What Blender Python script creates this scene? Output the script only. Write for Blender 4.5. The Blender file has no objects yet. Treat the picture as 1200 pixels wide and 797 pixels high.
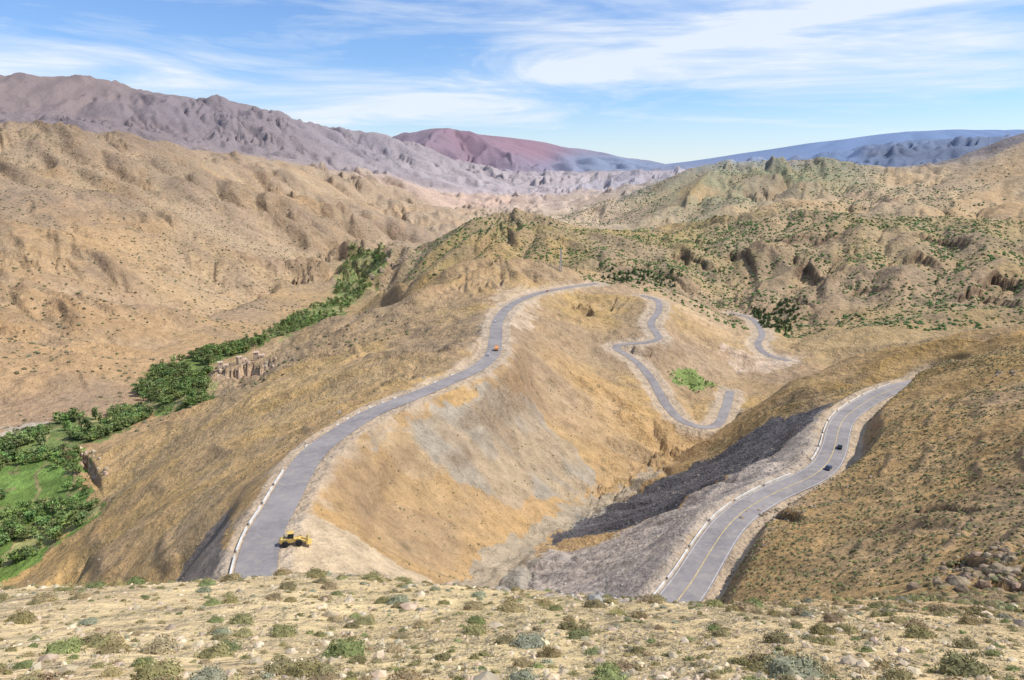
import bpy, math, numpy as np, time
T0=time.time()
rng=np.random.default_rng(7)
C=bpy.context.scene.collection
PITCH=math.radians(13.9); F=800.0
cp,sp=math.cos(PITCH),math.sin(PITCH)
# ---- survey helpers: a sight line (bearing, elevation) plus a range or a height gives a world point
def sight(u,v):
    a=(u-600)/F; b=(398.5-v)/F
    y=cp+b*sp
    return a/y,(b*cp-sp)/y        # x/y , z/y
def byrange(u,v,y):
    s,t=sight(u,v); return (s*y,y,t*y)
def byheight(u,v,z):
    s,t=sight(u,v); y=z/t; return (s*y,y,z)

# ---------------- roads (sight u,v and height) -----------------
ROADS={
 'ridge_road':(5.5,[(292,720,-94),(296,690,-94.5),(300,668,-95),(304,645,-95.5),(313,620,-96),(325,600,-97),(336,580,-98),(347,560,-99),(368,530,-101),(404,503,-104),(440,482,-107),(490,462,-110),(530,445,-113),(560,431,-116),(577,415,-119),(581,395,-124),(584,375,-130),(600,357,-136),(630,344,-142),(665,337,-147),(700,332,-152)]),
 'lower_road':(4.4,[(752,346,-156),(770,352,-157),(772,364,-159),(763,378,-162),(768,389,-164),(772,397,-165.5),(752,402,-167),(725,404,-169),(722,409,-171),(738,418,-175),(752,430,-180),(766,448,-183),(778,470,-186),(795,490,-189),(818,500,-191),(840,498,-192.5),(850,480,-194),(856,458,-197)]),
 'valley_road':(4.6,[(856,367,-213),(880,373,-211),(893,390,-208),(888,404,-206),(900,416,-204),(925,423,-203)]),
 'pass_road':(5.6,[(775,730,-103),(795,703,-104),(812,680,-104.5),(830,650,-105),(850,620,-106),(868,602,-107),(890,587,-108),(920,572,-109),(948,560,-110),(968,545,-111),(978,525,-112),(982,507,-113),(989,491,-114),(1006,477,-115.5),(1030,463,-117),(1060,452,-119),(1090,446,-121)]),
}
def resample(P,step=2.5):
    P=np.array(P,float)
    Q=np.vstack([2*P[0]-P[1],P,2*P[-1]-P[-2]]); out=[]
    for i in range(1,len(Q)-2):
        p0,p1,p2,p3=Q[i-1],Q[i],Q[i+1],Q[i+2]
        n=max(2,int(np.linalg.norm(p2-p1)/1.5))
        t=np.linspace(0,1,n,endpoint=False)[:,None]
        out.append(.5*((2*p1)+(-p0+p2)*t+(2*p0-5*p1+4*p2-p3)*t**2+(-p0+3*p1-3*p2+p3)*t**3))
    out=np.vstack(out+[P[-1:]])
    for _ in range(12):
        out[1:-1]=.25*out[:-2]+.5*out[1:-1]+.25*out[2:]
    L=np.r_[0,np.cumsum(np.linalg.norm(np.diff(out,axis=0),axis=1))]
    s=np.arange(0,L[-1],step)
    return np.stack([np.interp(s,L,out[:,k]) for k in range(3)],1)
road_lines={k:(w,resample([byheight(*p) for p in P])) for k,(w,P) in ROADS.items()}

# ---------------- terrain control points -----------------
R=[] # (u,v,range)
R+=[(u,797,13) for u in (-200,0,200,400,600,800,1000,1200,1400)]
R+=[(u,750,20) for u in (-200,0,200,400,600,800,1000,1200,1400)]
R+=[(-200,700,38),(0,690,38),(130,686,38),(260,681,39),(330,675,40),(385,668,40),(450,680,39),(520,688,38),(640,695,38),(750,707,41),(850,711,44),(950,707,50),(1050,701,58),(1150,696,66),(1220,705,64),(1400,680,70)]
R+=[(0,400,720),(0,350,850),(0,300,1020),(0,250,1300),(0,200,1650),(0,152,2000),(0,440,640),
 (100,440,660),(100,400,770),(100,350,930),(100,300,1150),(100,250,1500),(100,200,1900),(100,158,2300),(50,151,2150),(150,163,2450),
 (200,400,850),(200,350,1050),(200,300,1300),(200,250,1700),(200,200,2200),(200,170,2600),(250,177,2850),
 (300,350,1200),(300,300,1550),(300,250,2100),(300,210,2700),(300,184,3100),(350,192,3350),
 (400,290,2000),(400,250,2600),(400,218,3300),(400,203,3600),(440,211,3800),(470,262,3000),(480,235,3700),(480,216,4000),(540,244,4200),(540,234,4400),
 (-150,150,1900),(-150,300,950),(-150,400,650),(-150,480,520),
 # central hill
 (600,303,930),(575,305,915),(540,316,890),(500,335,850),(470,353,810),(450,367,780),(420,386,740),(630,309,950),(655,315,960),(685,318,1000),
 # shrubby hill
 (480,292,1500),(500,280,1500),(540,258,1500),(570,250,1500),(600,247,1500),(650,258,1500),(700,274,1450),(720,278,1430),(500,300,1350),(560,285,1320),(600,288,1300),(650,298,1250),(700,308,1200),(740,325,1150),(460,300,1750),
 (745,273,1480),(800,268,1500),(850,258,1480),(900,253,1450),(950,250,1430),(1000,250,1400),(1050,251,1380),(1100,254,1350),(1150,257,1320),(1200,256,1300),(1400,250,1300),
 (800,300,1300),(900,290,1250),(1000,290,1200),(1100,290,1150),(1200,290,1100),(1400,290,1000),(800,340,1120),(900,330,1120),(1000,330,1050),(1100,330,1000),(1200,330,950),
 (900,360,1020),(930,400,800),(960,380,880),(1000,380,850),(1100,370,850),(1200,370,800),(1200,388,700),(1400,370,700),
 # second range
 (660,252,3100),(700,243,3200),(730,232,3200),(760,222,3200),(800,206,3200),(850,191,3200),(900,186,3200),(960,188,3200),(1010,196,3200),(1060,205,3200),
 (800,235,2750),(900,228,2700),(1000,228,2550),(1100,235,2300),(1200,235,2200),(750,250,2700),(1100,190,3000),(1130,180,2950),(1165,170,2900),(1200,160,2800),(1400,120,2800),(1100,213,2700),(1200,200,2500),
 (850,243,2500),(950,240,2350),(1040,243,2200),
 (560,225,5500),(620,226,5500),(700,222,5000),(620,240,4200),(700,257,2900),(760,206,6000),(700,207,6500),(600,212,6500),(660,216,5800),(820,203,6000),
 # great mountain
 (-150,80,7500),(0,83,7500),(50,87,7500),(90,85,7500),(150,96,7500),(200,110,7500),(260,123,7500),(330,136,7500),(400,154,7700),(440,164,7800),(500,180,8000),(560,195,8200),(620,206,8500),
 (0,125,6000),(0,148,4000),(100,130,6000),(200,150,5500),(300,165,5500),(400,185,5600),(500,200,6200),(100,152,4500),
 # red mountain
 (420,168,13000),(440,161,13000),(480,155,13000),(530,150,13000),(560,152,13000),(600,158,13000),(640,165,13000),(700,177,13000),(760,186,13000),(800,192,13000),(830,198,13000),
 (500,180,11000),(560,182,11000),(640,188,11000),(720,194,11000),(560,202,9200),(700,202,9200),(800,203,9500),
 # far blue range
 (780,195,26000),(830,189,26000),(880,181,26000),(950,168,26000),(1000,162,26000),(1060,154,26000),(1120,151,26000),(1200,152,26000),(1400,150,26000),
 (900,200,18000),(1000,200,18000),(1150,198,18000),
 (930,194,9000),(960,186,9000),(1020,172,9000),(1050,167,9000),(1080,163,9000),(1110,162,9000),(1160,166,9000),(1210,158,9000),(1400,150,9000),
 (960,198,7000),(1080,185,7000),(1200,180,6500)]
Z=[]
Z+=[(320,678,-95),(340,640,-95.5),(375,640,-97),(385,615,-101),(450,665,-111),(520,685,-123),(545,678,-135),(560,656,-142),(620,626,-160),(690,592,-180),(730,572,-189),(774,550,-197),(784,530,-199.5),
 (650,690,-128),(730,700,-112),(220,670,-108),(245,640,-104),(100,675,-166),(160,670,-140),
 (640,400,-150),(700,400,-168),(690,365,-160),(690,440,-172),(640,480,-160),(700,500,-177),(600,440,-130),(560,470,-121),(600,520,-145),(520,500,-117),(500,560,-126),(560,600,-141),(430,560,-112),(440,610,-116),(500,640,-127),(640,580,-161),(730,540,-188),(740,480,-181),(700,540,-181),
 (610,380,-136),(650,360,-150),
 (830,400,-187),(830,360,-182),(840,440,-194),(800,440,-187),(800,345,-168),(720,318,-150),(725,365,-160),(740,385,-165),(800,400,-178),(875,428,-203),
 (560,360,-133),(530,400,-134),(480,400,-145),(480,440,-120),(400,470,-124),(350,500,-130),(300,540,-125),(250,600,-118),(150,620,-155),(100,660,-168),(40,688,-190),(200,540,-165),(150,570,-180),(120,600,-195),(300,460,-160),(250,480,-182),(350,430,-165),(400,400,-165),
 (250,440,-192),(250,464,-214),(300,420,-192),(300,400,-219),(330,400,-200),(350,385,-226),(180,490,-207),(110,540,-201),(100,565,-213),(390,376,-232),(420,350,-238),
 (0,680,-212),(30,680,-212),(60,620,-212),(0,620,-212),(20,560,-213),(100,500,-215),(210,450,-219),(175,470,-217),(280,405,-225),(350,370,-235),(400,345,-245),(425,315,-250),(440,298,-255),(470,282,-258),(-150,620,-212),(-150,700,-212),
 (0,500,-214),(0,475,-212),(100,480,-213),(165,440,-213),(230,400,-217),(300,372,-226),(370,340,-238),(400,310,-243),
 # right side
 (1034,505,-96),(1022,528,-95),(1042,478,-101),(1060,442,-104),(1060,490,-93),(1100,450,-92),(1100,420,-98),(1120,395,-104),(1200,395,-90),(1200,450,-75),(1200,500,-70),(1100,550,-82),(1000,580,-95),(950,592,-100),(930,612,-97),(885,640,-97),(1100,600,-74),(1000,620,-85),(1000,660,-78),(900,680,-88),(1200,600,-64),(1200,660,-53),(1100,650,-64),(1400,600,-50),(1400,450,-50),(858,690,-95),
 (1050,396,-116),(1000,411,-127),(930,436,-140),(878,474,-157),(850,508,-172),(822,520,-184),(790,542,-192),(900,482,-140),(980,462,-122),(930,470,-133),(848,528,-165),
 (960,482,-120),(830,547,-154),(750,585,-167),(690,610,-167),(640,645,-151),(900,545,-118),(850,590,-114),(770,650,-110),(735,685,-109),(750,630,-128),(830,580,-126)]
W=[]
for x in (-0.95,-.5,0,.5,.95):
    W+=[(x*1.5,1.5,-1.75),(x*3,3,-3.0),(x*5,5,-4.7),(x*8,8,-7.3)]
for s in (-.3,-.1,.1,.3): W+=[(s*70,70,-51),(s*100,100,-75 if s>-.3 else -80),(s*125,125,-91 if s>-.2 else -96)]
W+=[(-.55*60,60,-46),(-.8*60,60,-50),(-.55*100,100,-82),(-.8*100,100,-92),(-.6*180,180,-142),(-.85*200,200,-170),(-.75*270,270,-205),(-.4*140,140,-105)]
W+=[(.5*70,70,-50),(.5*100,100,-71)]
def hid(u,y,z):
    s,_=sight(u,400); return (s*y,y,z)
W+=[hid(900,560,-196),hid(1000,560,-192),hid(1100,600,-180),hid(1200,560,-160),hid(860,540,-196),hid(840,470,-196),
    hid(1400,600,-150),hid(560,1150,-190),hid(620,1180,-190),hid(680,1120,-175),hid(480,1150,-215),
    hid(550,2000,-190),hid(650,2000,-200),hid(750,1900,-190),hid(850,1900,-180),hid(950,1850,-180),hid(1100,1800,-180),hid(1200,1750,-175),
    hid(0,2900,20),hid(100,3300,40),hid(200,3700,50),hid(300,4200,20),hid(0,10500,300),hid(200,10500,200),hid(400,10500,50),hid(550,10800,0),
    hid(900,4500,-60),hid(1100,4500,-80),hid(1200,4500,-60),hid(900,12500,-60),hid(1100,12500,-60),hid(1300,12500,-60)]
for u in (-200,100,400,700,1000,1400): W+=[hid(u,38000,-300),hid(u,20000,0) if u<820 else hid(u,20000,100)]
pts=[byrange(*p) for p in R]+[byheight(*p) for p in Z]+W
for k,(w,L) in road_lines.items():
    pts+= [tuple(L[i]) for i in range(0,len(L),10)]
P=np.array(pts); r=np.hypot(P[:,0],P[:,1])
cx=np.stack([np.arctan2(P[:,0],P[:,1]),np.log(r)],1); cv=P[:,2]/r
keep=[]
for i in range(len(cx)):
    if all(np.hypot(*(cx[i]-cx[j]))>0.008 for j in keep): keep.append(i)
cx=cx[keep]; cv=cv[keep]; n=len(cx)
D=np.hypot(cx[:,None,0]-cx[None,:,0],cx[:,None,1]-cx[None,:,1])
A=np.zeros((n+3,n+3)); A[:n,:n]=-D; A[:n,n]=1; A[:n,n+1:]=cx; A[n,:n]=1; A[n+1:,:n]=cx.T
sol=np.linalg.solve(A,np.r_[cv,0,0,0])
NT,NR=1120,1400
TH=np.linspace(math.radians(-58),math.radians(58),NT); LR=np.linspace(math.log(3.),math.log(39000),NR)
dth=TH[1]-TH[0]; dlr=LR[1]-LR[0]
tc=TH[::2]; lc=np.linspace(LR[0],LR[-1],NR//2)
E=np.zeros((len(lc),len(tc)))
for i,l in enumerate(lc):
    d=np.hypot(tc[:,None]-cx[None,:,0],l-cx[None,:,1])
    E[i]=-d@sol[:n]+sol[n]+tc*sol[n+1]+l*sol[n+2]
def bil(G,fi,fj):
    i=np.clip(np.floor(fi).astype(int),0,G.shape[0]-2); j=np.clip(np.floor(fj).astype(int),0,G.shape[1]-2)
    a=np.clip(fi-i,0,1); b=np.clip(fj-j,0,1)
    return (G[i,j]*(1-b)+G[i,j+1]*b)*(1-a)+(G[i+1,j]*(1-b)+G[i+1,j+1]*b)*a
fi=(LR-lc[0])/(lc[1]-lc[0]); fj=np.arange(NT)/2
E=bil(E,np.repeat(fi[:,None],NT,1),np.repeat(fj[None],NR,0))
rr=np.exp(LR)[:,None]*np.ones((1,NT)); X=rr*np.sin(TH)[None]; Y=rr*np.cos(TH)[None]; H=E*rr
TT2=TH[None]*np.ones((NR,1))
print('rbf',time.time()-T0)
# ---------------- noise -----------------
def hsh(ix,iy,seed):
    h=(ix.astype(np.int64)*374761393+iy.astype(np.int64)*668265263+seed*974634777)&0xffffffff
    h=((h^(h>>13))*1274126177)&0xffffffff
    return ((h^(h>>16))&0xffffff)/float(0xffffff)
def vn(x,y,seed=0):
    ix=np.floor(x); iy=np.floor(y); fx=x-ix; fy=y-iy
    fx=fx*fx*fx*(fx*(fx*6-15)+10); fy=fy*fy*fy*(fy*(fy*6-15)+10)
    return ((hsh(ix,iy,seed)*(1-fx)+hsh(ix+1,iy,seed)*fx)*(1-fy)+(hsh(ix,iy+1,seed)*(1-fx)+hsh(ix+1,iy+1,seed)*fx)*fy)*2-1
def fbm(x,y,o=3,seed=0):
    s=0;a=1;t=0
    for k in range(o):
        s=s+a*vn(x*2**k+17.3*k,y*2**k-9.1*k,seed+k); t+=a; a*=.5
    return s/t
def gully(x,y,dx,dy,wl,seed):
    px=x/wl;py=y/wl; cxx=np.floor(px); cyy=np.floor(py); S=0;Wt=1e-6
    for i in (-1,0,1):
        for j in (-1,0,1):
            a=cxx+i;b=cyy+j
            vx=px-(a+hsh(a,b,seed)); vy=py-(b+hsh(a,b,seed+5))
            w=np.clip(1-(vx*vx+vy*vy)/1.9,0,1)**2
            S=S+w*np.cos((vx*dx+vy*dy)*2*math.pi*.9+2*hsh(a,b,seed+9)); Wt=Wt+w
    return S/Wt
def grad(H):
    gl,gt=np.gradient(H,dlr,dth); gr=gl/rr; gt=gt/rr
    s=np.sin(TH)[None];c=np.cos(TH)[None]
    return gr*s+gt*c, gr*c-gt*s
def ss(a,b,x):
    t=np.clip((x-a)/(b-a),0,1); return t*t*(3-2*t)
def blur(A,n):
    for _ in range(n):
        B=A.copy(); B[1:-1]=(A[:-2]+2*A[1:-1]+A[2:])/4; A=B.copy(); A[:,1:-1]=(B[:,:-2]+2*B[:,1:-1]+B[:,2:])/4
    return A
# roads: distance field first, so relief calms down beside them
RD=np.full((NR,NT),1e9); RZ=np.zeros((NR,NT)); RW=np.zeros((NR,NT))
for k,(w,L) in road_lines.items():
    for i in range(len(L)-1):
        p,q=L[i],L[i+1]; m=(p+q)/2; rm=math.hypot(m[0],m[1]); tm=math.atan2(m[0],m[1]); ex=48/rm
        i0=int((math.log(rm)-ex-LR[0])/dlr); i1=int((math.log(rm)+ex-LR[0])/dlr)+1
        j0=max(0,int((tm-ex-TH[0])/dth)); j1=min(NT,int((tm+ex-TH[0])/dth)+1)
        xx=X[i0:i1,j0:j1];yy=Y[i0:i1,j0:j1]; d=q-p; l2=d[0]**2+d[1]**2
        t=np.clip(((xx-p[0])*d[0]+(yy-p[1])*d[1])/l2,0,1)
        dd=np.hypot(xx-p[0]-t*d[0],yy-p[1]-t*d[1]); sub=RD[i0:i1,j0:j1]; u=dd<sub
        sub[u]=dd[u]; RZ[i0:i1,j0:j1][u]=(p[2]+t*d[2])[u]; RW[i0:i1,j0:j1][u]=w
calm=.12+.88*ss(8,42,RD)
# broad undulation of the far country
H+=fbm(X/1300,Y/1300,3,91)*62*ss(2600,5000,rr)*(1-ss(9500,12000,rr))
H+=fbm(X/420,Y/420,3,95)*14*ss(1100,2000,rr)*(1-ss(9500,12000,rr))
flat=np.where((rr<2600)&(TT2<-.1),ss(-212,-196,H+(rr-600)*.02),1.)
left=(1-ss(-.2,-.08,TT2))*ss(650,950,rr)*(1-ss(4200,5000,rr))
w1x=fbm(X/90,Y/90,3,3)*18; w1y=fbm(X/90,Y/90,3,8)*18
CAV=np.zeros((NR,NT)); HB=H.copy()
for wl,amp,rmin,lf in ((2300,190,5200,0),(950,90,2700,.15),(430,42,1150,.75),(190,16.5,620,.7),(90,7.0,330,.3),(42,3.2,190,.1),(19,1.5,95,0),(8.5,.65,45,0),(3.8,.24,20,0),(1.7,.07,9,0)):
    rm0=rmin*(1-.22*left) if lf>.6 else rmin
    m=ss(rm0*.8,rm0*1.6,rr)*(1-ss(wl/dlr/10.5,wl/dlr/6,rr))*calm*flat*(1+lf*left)
    if wl>=430: m=m*(1-.6*ss(15000,22000,rr))
    rows=np.where(m.max(1)>0)[0]
    if len(rows)==0: continue
    a,b=rows[0],rows[-1]+1
    gx,gy=grad(blur(H,4)); g=np.hypot(gx,gy)+1e-6
    sl=np.clip(g/.24,0,1)
    q=min(1,wl/90); ex_=fbm(X[a:b]/wl/1.5,Y[a:b]/wl/1.5,2,int(wl)+3)*wl*.22; ey_=fbm(X[a:b]/wl/1.5,Y[a:b]/wl/1.5,2,int(wl)+7)*wl*.22
    gg=gully(X[a:b]+w1x[a:b]*q+ex_,Y[a:b]+w1y[a:b]*q+ey_,(-gy/g)[a:b],(gx/g)[a:b],wl,int(wl))
    gg=np.sqrt(gg*gg+.006)*2-1 if wl>5 else gg
    mod=.35+.65*ss(-.4,.4,fbm(X[a:b]/(wl*5),Y[a:b]/(wl*5),2,11))
    H[a:b]+=gg*amp*.82*m[a:b]*sl[a:b]*mod
    H[a:b]+=fbm(X[a:b]/wl,Y[a:b]/wl,2,int(wl)+2)*amp*.24*m[a:b]*(.2+.8*sl[a:b])
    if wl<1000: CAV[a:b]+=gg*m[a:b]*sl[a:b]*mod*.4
# bedding ribs: tilted hard layers standing proud of the slopes
def ribs(coord,wl,width,seed):
    q=coord/wl+fbm(X/(wl*5),Y/(wl*5),3,seed)*1.3; f=q-np.floor(q)
    return ss(0,1,np.clip(1-np.abs(f-.5)/width,0,1))*ss(-.15,.3,fbm(X/(wl*1.7)+5,Y/(wl*1.7),3,seed+4))
regL=(TT2<-.12)*ss(850,1100,rr)*(1-ss(3800,4400,rr))*flat
regF=(TT2>-.1)*ss(900,1060,rr)*(1-ss(1500,1650,rr))
regB=ss(4300,5200,rr)*(1-ss(14000,15000,rr))
regR=ss(.28,.36,TT2)*ss(75,100,rr)*(1-ss(420,480,rr))*ss(10,30,RD)
regM=(1-ss(-.05,.0,TT2))*ss(190,240,rr)*(1-ss(850,950,rr))*ss(10,35,RD)*flat
rbL=ribs(HB*1.0+.4*X+.2*Y,75,.22,21)*regL; rbF=ribs(HB*1.2+.12*X-.1*Y,60,.24,29)*regF; rbB=ribs(HB*1.3+.25*X+.1*Y,420,.22,33)*regB
rbR=ribs(HB*1.3+.35*X-.2*Y,15,.2,37)*regR; rbM=ribs(HB*1.1+.3*X+.25*Y,26,.18,39)*regM
H+=rbL*3.8*(rr/1500)+rbF*5+rbB*14+rbR*1.0+rbM*1.4
# cliffs: the slope steps down on the valley side of these lines
def pre_ground(x,y): return bil(H,(np.log(np.hypot(x,y))-LR[0])/dlr,(np.arctan2(x,y)-TH[0])/dth)
def pre_hit(u,v,rmin):
    s,t=sight(u,v); y=np.exp(np.linspace(math.log(rmin),math.log(36000),5000)); z=pre_ground(s*y,y); c=z>t*y; x=np.where(c[1:]&~c[:-1])[0]
    k=x[0]+1 if len(x) else int(np.argmin(np.abs(z-t*y)/y)); return s*y[k],y[k]
CL=np.zeros((NR,NT)); CT=np.zeros((NR,NT)); terr=[]
for L_,hh,dp in (([(850,288),(870,292),(890,312)],15,70),([(925,318),(945,312),(970,326)],17,70),([(1050,305),(1078,296),(1105,306)],15,60),([(985,350),(1010,340),(1045,338)],12,60),([(1140,328),(1170,320),(1210,328)],17,60),([(1110,352),(1150,342),(1210,350)],12,50),([(780,300),(800,296),(840,318)],10,60),([(920,345),(945,352),(960,366)],10,50),([(1060,275),(1110,280),(1150,286)],9,60),([(880,275),(930,280),(1000,276)],8,60),
        ([(235,452),(250,440),(290,427),(325,419)],9.5,30),([(88,530),(104,538),(118,560)],8.5,22),([(1085,668),(1130,655),(1170,662),(1230,672)],1.8,5),([(890,600),(925,597),(945,604)],3,7),([(1110,692),(1165,683),(1230,690)],1.6,4),([(1060,600),(1110,590),(1160,600)],1.6,6)):
    Q=np.array([pre_hit(u,v,62) for u,v in L_]); th=np.arctan2(Q[:,0],Q[:,1]); rq=np.hypot(Q[:,0],Q[:,1]); o=np.argsort(th); th=th[o];rq=rq[o]
    j=np.where((TH>th[0])&(TH<th[-1]))[0]; tj=TH[j]; rl=np.interp(tj,th,rq); rl=rl+fbm(tj*rl/(dp*.35),tj*0+hh,3,int(hh))*dp*.45
    tap=np.clip(np.minimum(tj-th[0],th[-1]-tj)/(th[-1]-th[0])*4,0,1)*(.5+.5*ss(-.5,.3,fbm(tj*rl/(dp*.6),tj*0,2,7)))
    de=rl[None]-rr[:,j]; fall=np.where((de>0)&(de<dp*2.5),(1-de/(dp*2.5)),0)*tap[None]
    H[:,j]-=fall*hh; T_=CT if hh in(9.5,8.5) else CL
    T_[:,j]=np.maximum(T_[:,j],((de>-dp*.04)&(de<dp*(.4 if T_ is CT else .22)))*tap[None])
    if T_ is CT: terr.append(np.stack([rl*np.sin(tj),rl*np.cos(tj)],1))
print('relief',time.time()-T0)
bench=RW+1.0+.008*rr
cut=H>RZ
k_=ss(0,1,(RD-bench)/ np.where(cut,2.5+6*ss(0,1,np.abs(H-RZ)/14),4+14*ss(0,1,np.abs(H-RZ)/14)))
H=np.where(RD<60,(RZ-.15)*(1-k_)+H*k_,H)
def ground(x,y):
    x=np.asarray(x,float);y=np.asarray(y,float)
    return bil(H,(np.log(np.hypot(x,y))-LR[0])/dlr,(np.arctan2(x,y)-TH[0])/dth)
def hit(u,v,rmin=8):
    s,t=sight(u,v); y=np.exp(np.linspace(math.log(rmin),math.log(36000),5000)); z=ground(s*y,y)
    c=z>t*y; x=np.where(c[1:]&~c[:-1])[0]
    k=x[0]+1 if len(x) else int(np.argmin(np.abs(z-t*y)/y))
    return np.array([s*y[k],y[k],z[k]])
def poly(L,rmin=8):
    return np.array([hit(u,v,rmin)[:2] for u,v in L])
def inside(pg,x,y):
    c=np.zeros(x.shape,bool); n=len(pg)
    for i in range(n):
        x1,y1=pg[i];x2,y2=pg[(i+1)%n]
        if y1==y2: continue
        c^=((y1>y)!=(y2>y))&(x<(x2-x1)*(y-y1)/(y2-y1)+x1)
    return c
# ---------------- ground colours -----------------
def lin(c): 
    c=np.array(c,float)/255; return np.where(c<.04045,c/12.92,((c+.055)/1.055)**2.4)
K=1.17
def alb(c): return lin(c)/K*np.array([.98,1.0,1.08])
CP=[(100,740,222,195,144),(600,740,224,197,142),(1000,750,216,188,136),(1150,720,210,176,122),(1150,640,186,150,94),
(1000,600,184,149,93),(1100,500,188,152,94),(1150,430,182,147,90),(950,620,178,143,88),(900,460,174,141,84),(1020,430,176,141,84),
(200,600,202,163,102),(300,540,202,163,102),(100,655,200,162,100),(400,450,206,168,107),(570,330,195,157,91),(500,370,202,164,99),(450,600,192,156,104),(500,600,190,155,104),(650,520,190,154,102),(700,480,194,155,97),(640,400,192,158,104),
(820,420,196,164,122),(740,370,180,148,92),(830,370,204,172,128),
(50,440,186,150,106),(150,350,182,148,106),(100,250,162,136,104),(250,300,180,150,110),(350,250,168,143,110),(200,200,154,133,106),(50,180,156,133,103),(400,230,166,143,114),(470,240,182,158,127),(560,237,208,178,152),(650,240,212,187,162),(700,262,208,182,148),(300,360,187,154,107),
(600,270,166,146,96),(550,290,168,148,96),(850,290,170,150,98),(1000,330,172,147,100),(1100,290,174,151,104),(1150,350,176,147,98),(950,390,178,149,100),
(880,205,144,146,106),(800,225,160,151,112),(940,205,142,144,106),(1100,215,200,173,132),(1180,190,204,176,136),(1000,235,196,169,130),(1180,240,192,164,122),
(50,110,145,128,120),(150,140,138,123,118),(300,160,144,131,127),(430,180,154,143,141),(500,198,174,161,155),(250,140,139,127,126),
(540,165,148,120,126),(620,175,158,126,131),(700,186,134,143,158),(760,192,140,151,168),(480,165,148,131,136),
(1000,180,126,146,172),(1100,157,120,141,170),(880,186,138,158,184),(1060,175,104,112,127),(1160,172,112,116,125),(650,215,184,170,162),(720,212,178,169,168),(580,218,186,171,164)]  # distant hills: aerial haze painted in as paler, bluer surface colours
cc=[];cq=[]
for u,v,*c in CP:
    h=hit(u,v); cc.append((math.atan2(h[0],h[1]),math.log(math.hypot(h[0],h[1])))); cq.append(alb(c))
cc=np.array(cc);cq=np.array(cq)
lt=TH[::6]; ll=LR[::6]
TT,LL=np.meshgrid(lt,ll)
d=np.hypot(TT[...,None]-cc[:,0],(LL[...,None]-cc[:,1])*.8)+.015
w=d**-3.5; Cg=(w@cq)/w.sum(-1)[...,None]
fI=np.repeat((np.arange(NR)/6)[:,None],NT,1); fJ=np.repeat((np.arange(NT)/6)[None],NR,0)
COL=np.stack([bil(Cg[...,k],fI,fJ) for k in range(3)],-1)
SCR=np.ones((NR,NT))*.7
sc_=np.clip(rr/300,.3,3)
pxn=X+(fbm(X/14,Y/14,3,41)*8+fbm(X/4,Y/4,3,43)*2.5)*sc_; pyn=Y+(fbm(X/14,Y/14,3,47)*8+fbm(X/4,Y/4,3,49)*2.5)*sc_
def mixc(m,c):
    COL[:]=COL*(1-m[...,None])+alb(c)*m[...,None]
def paint(L,c,s=0.,a=1.,rmin=8):
    pg=poly(L,rmin)
    m=inside(pg,pxn,pyn)*a; mixc(m,c); SCR[:]=SCR*(1-m)+s*m
    return pg
# colour drift between soils, at two sizes
v1=fbm(X/260,Y/260,4,101); v2=fbm(X/45,Y/45,4,103); v3=fbm(X/11,Y/11,3,105)
far=ss(3000,5000,rr); near=1-ss(55,80,rr)
mixc(ss(.05,.4,v1)*.6*(1-far)*(1-near),(162,138,112)); mixc(ss(.1,.5,-v1)*.35*(1-far)*(1-near),(204,160,104))
mixc(ss(.05,.4,v2)*.45*(1-far)*(1-near),(156,133,106)); mixc(ss(.1,.45,-v2)*.3*(1-far)*(1-near),(198,160,116)); mixc(ss(.1,.5,v3)*.3*(1-ss(900,1500,rr)),(170,142,103))
# exposed rock on ribs, washes in gullies
rock=np.clip(rbL*.8+rbF*.85+rbR*.75+rbM*.55,0,1); mixc(rock*.65,(126,107,88)); mixc(rbB*.35,(124,113,113))
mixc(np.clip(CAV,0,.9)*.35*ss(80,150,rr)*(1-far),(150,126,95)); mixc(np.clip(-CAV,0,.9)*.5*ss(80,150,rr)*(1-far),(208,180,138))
vari=ss(-.25,.35,fbm(X/18,Y/18,3,77))
paint([(425,515),(480,490),(590,445),(625,470),(700,560),(690,590),(600,590),(500,560)],(174,160,136),.1,.55+.4*vari)
paint([(430,530),(475,505),(500,540),(560,590),(520,610),(455,590)],(192,155,102),.2,.45*(1-vari))
paint([(230,560),(330,520),(300,560),(250,620),(205,668)],(184,156,116),.1,.5*vari)
streak=ss(-.1,.35,fbm(X/14,Y/3.5,3,121))
LP=[(965,478),(955,540),(860,592),(800,650),(750,706),(640,700),(585,680),(650,645),(800,595),(900,535)]
light=paint(LP,(196,178,156),0,.92); paint(LP,(158,146,132),0,.6*streak)
DP=[(690,600),(760,570),(830,537),(965,474),(950,500),(880,545),(800,592),(740,620),(670,632),(640,640)]
dark=paint(DP,(92,89,88),0,.95); paint(DP,(126,118,112),0,.35*streak)
paint([(200,680),(265,600),(268,640),(258,684)],(122,116,110),0,.8)
paint([(332,600),(395,615),(510,684),(400,676),(330,676)],(212,188,150),0,.85)
paint([(530,684),(556,655),(620,622),(700,585),(775,545),(785,553),(700,603),(630,640),(560,690)],(174,162,138),.1,.7)
paint([(848,416),(888,411),(935,420),(932,432),(870,436)],(214,188,158),0,.8*(.5+.5*vari))
paint([(588,384),(598,362),(632,352),(634,366),(606,386)],(212,188,156),0,.7*(.5+.5*vari)); paint([(575,352),(592,336),(625,333),(618,345),(592,354)],(212,186,150),0,.6)
paint([(0,500),(90,490),(70,502),(0,520)],(198,182,158),0,.8)
FA=paint([(0,545),(40,532),(92,527),(98,570),(118,600),(60,640),(0,684),(-200,720),(-200,560)],(104,138,60),0,.9)
FB=paint([(-100,545),(0,520),(70,492),(160,480),(180,487),(120,515),(60,528),(0,547),(-100,570)],(116,134,70),0,.9)
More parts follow.
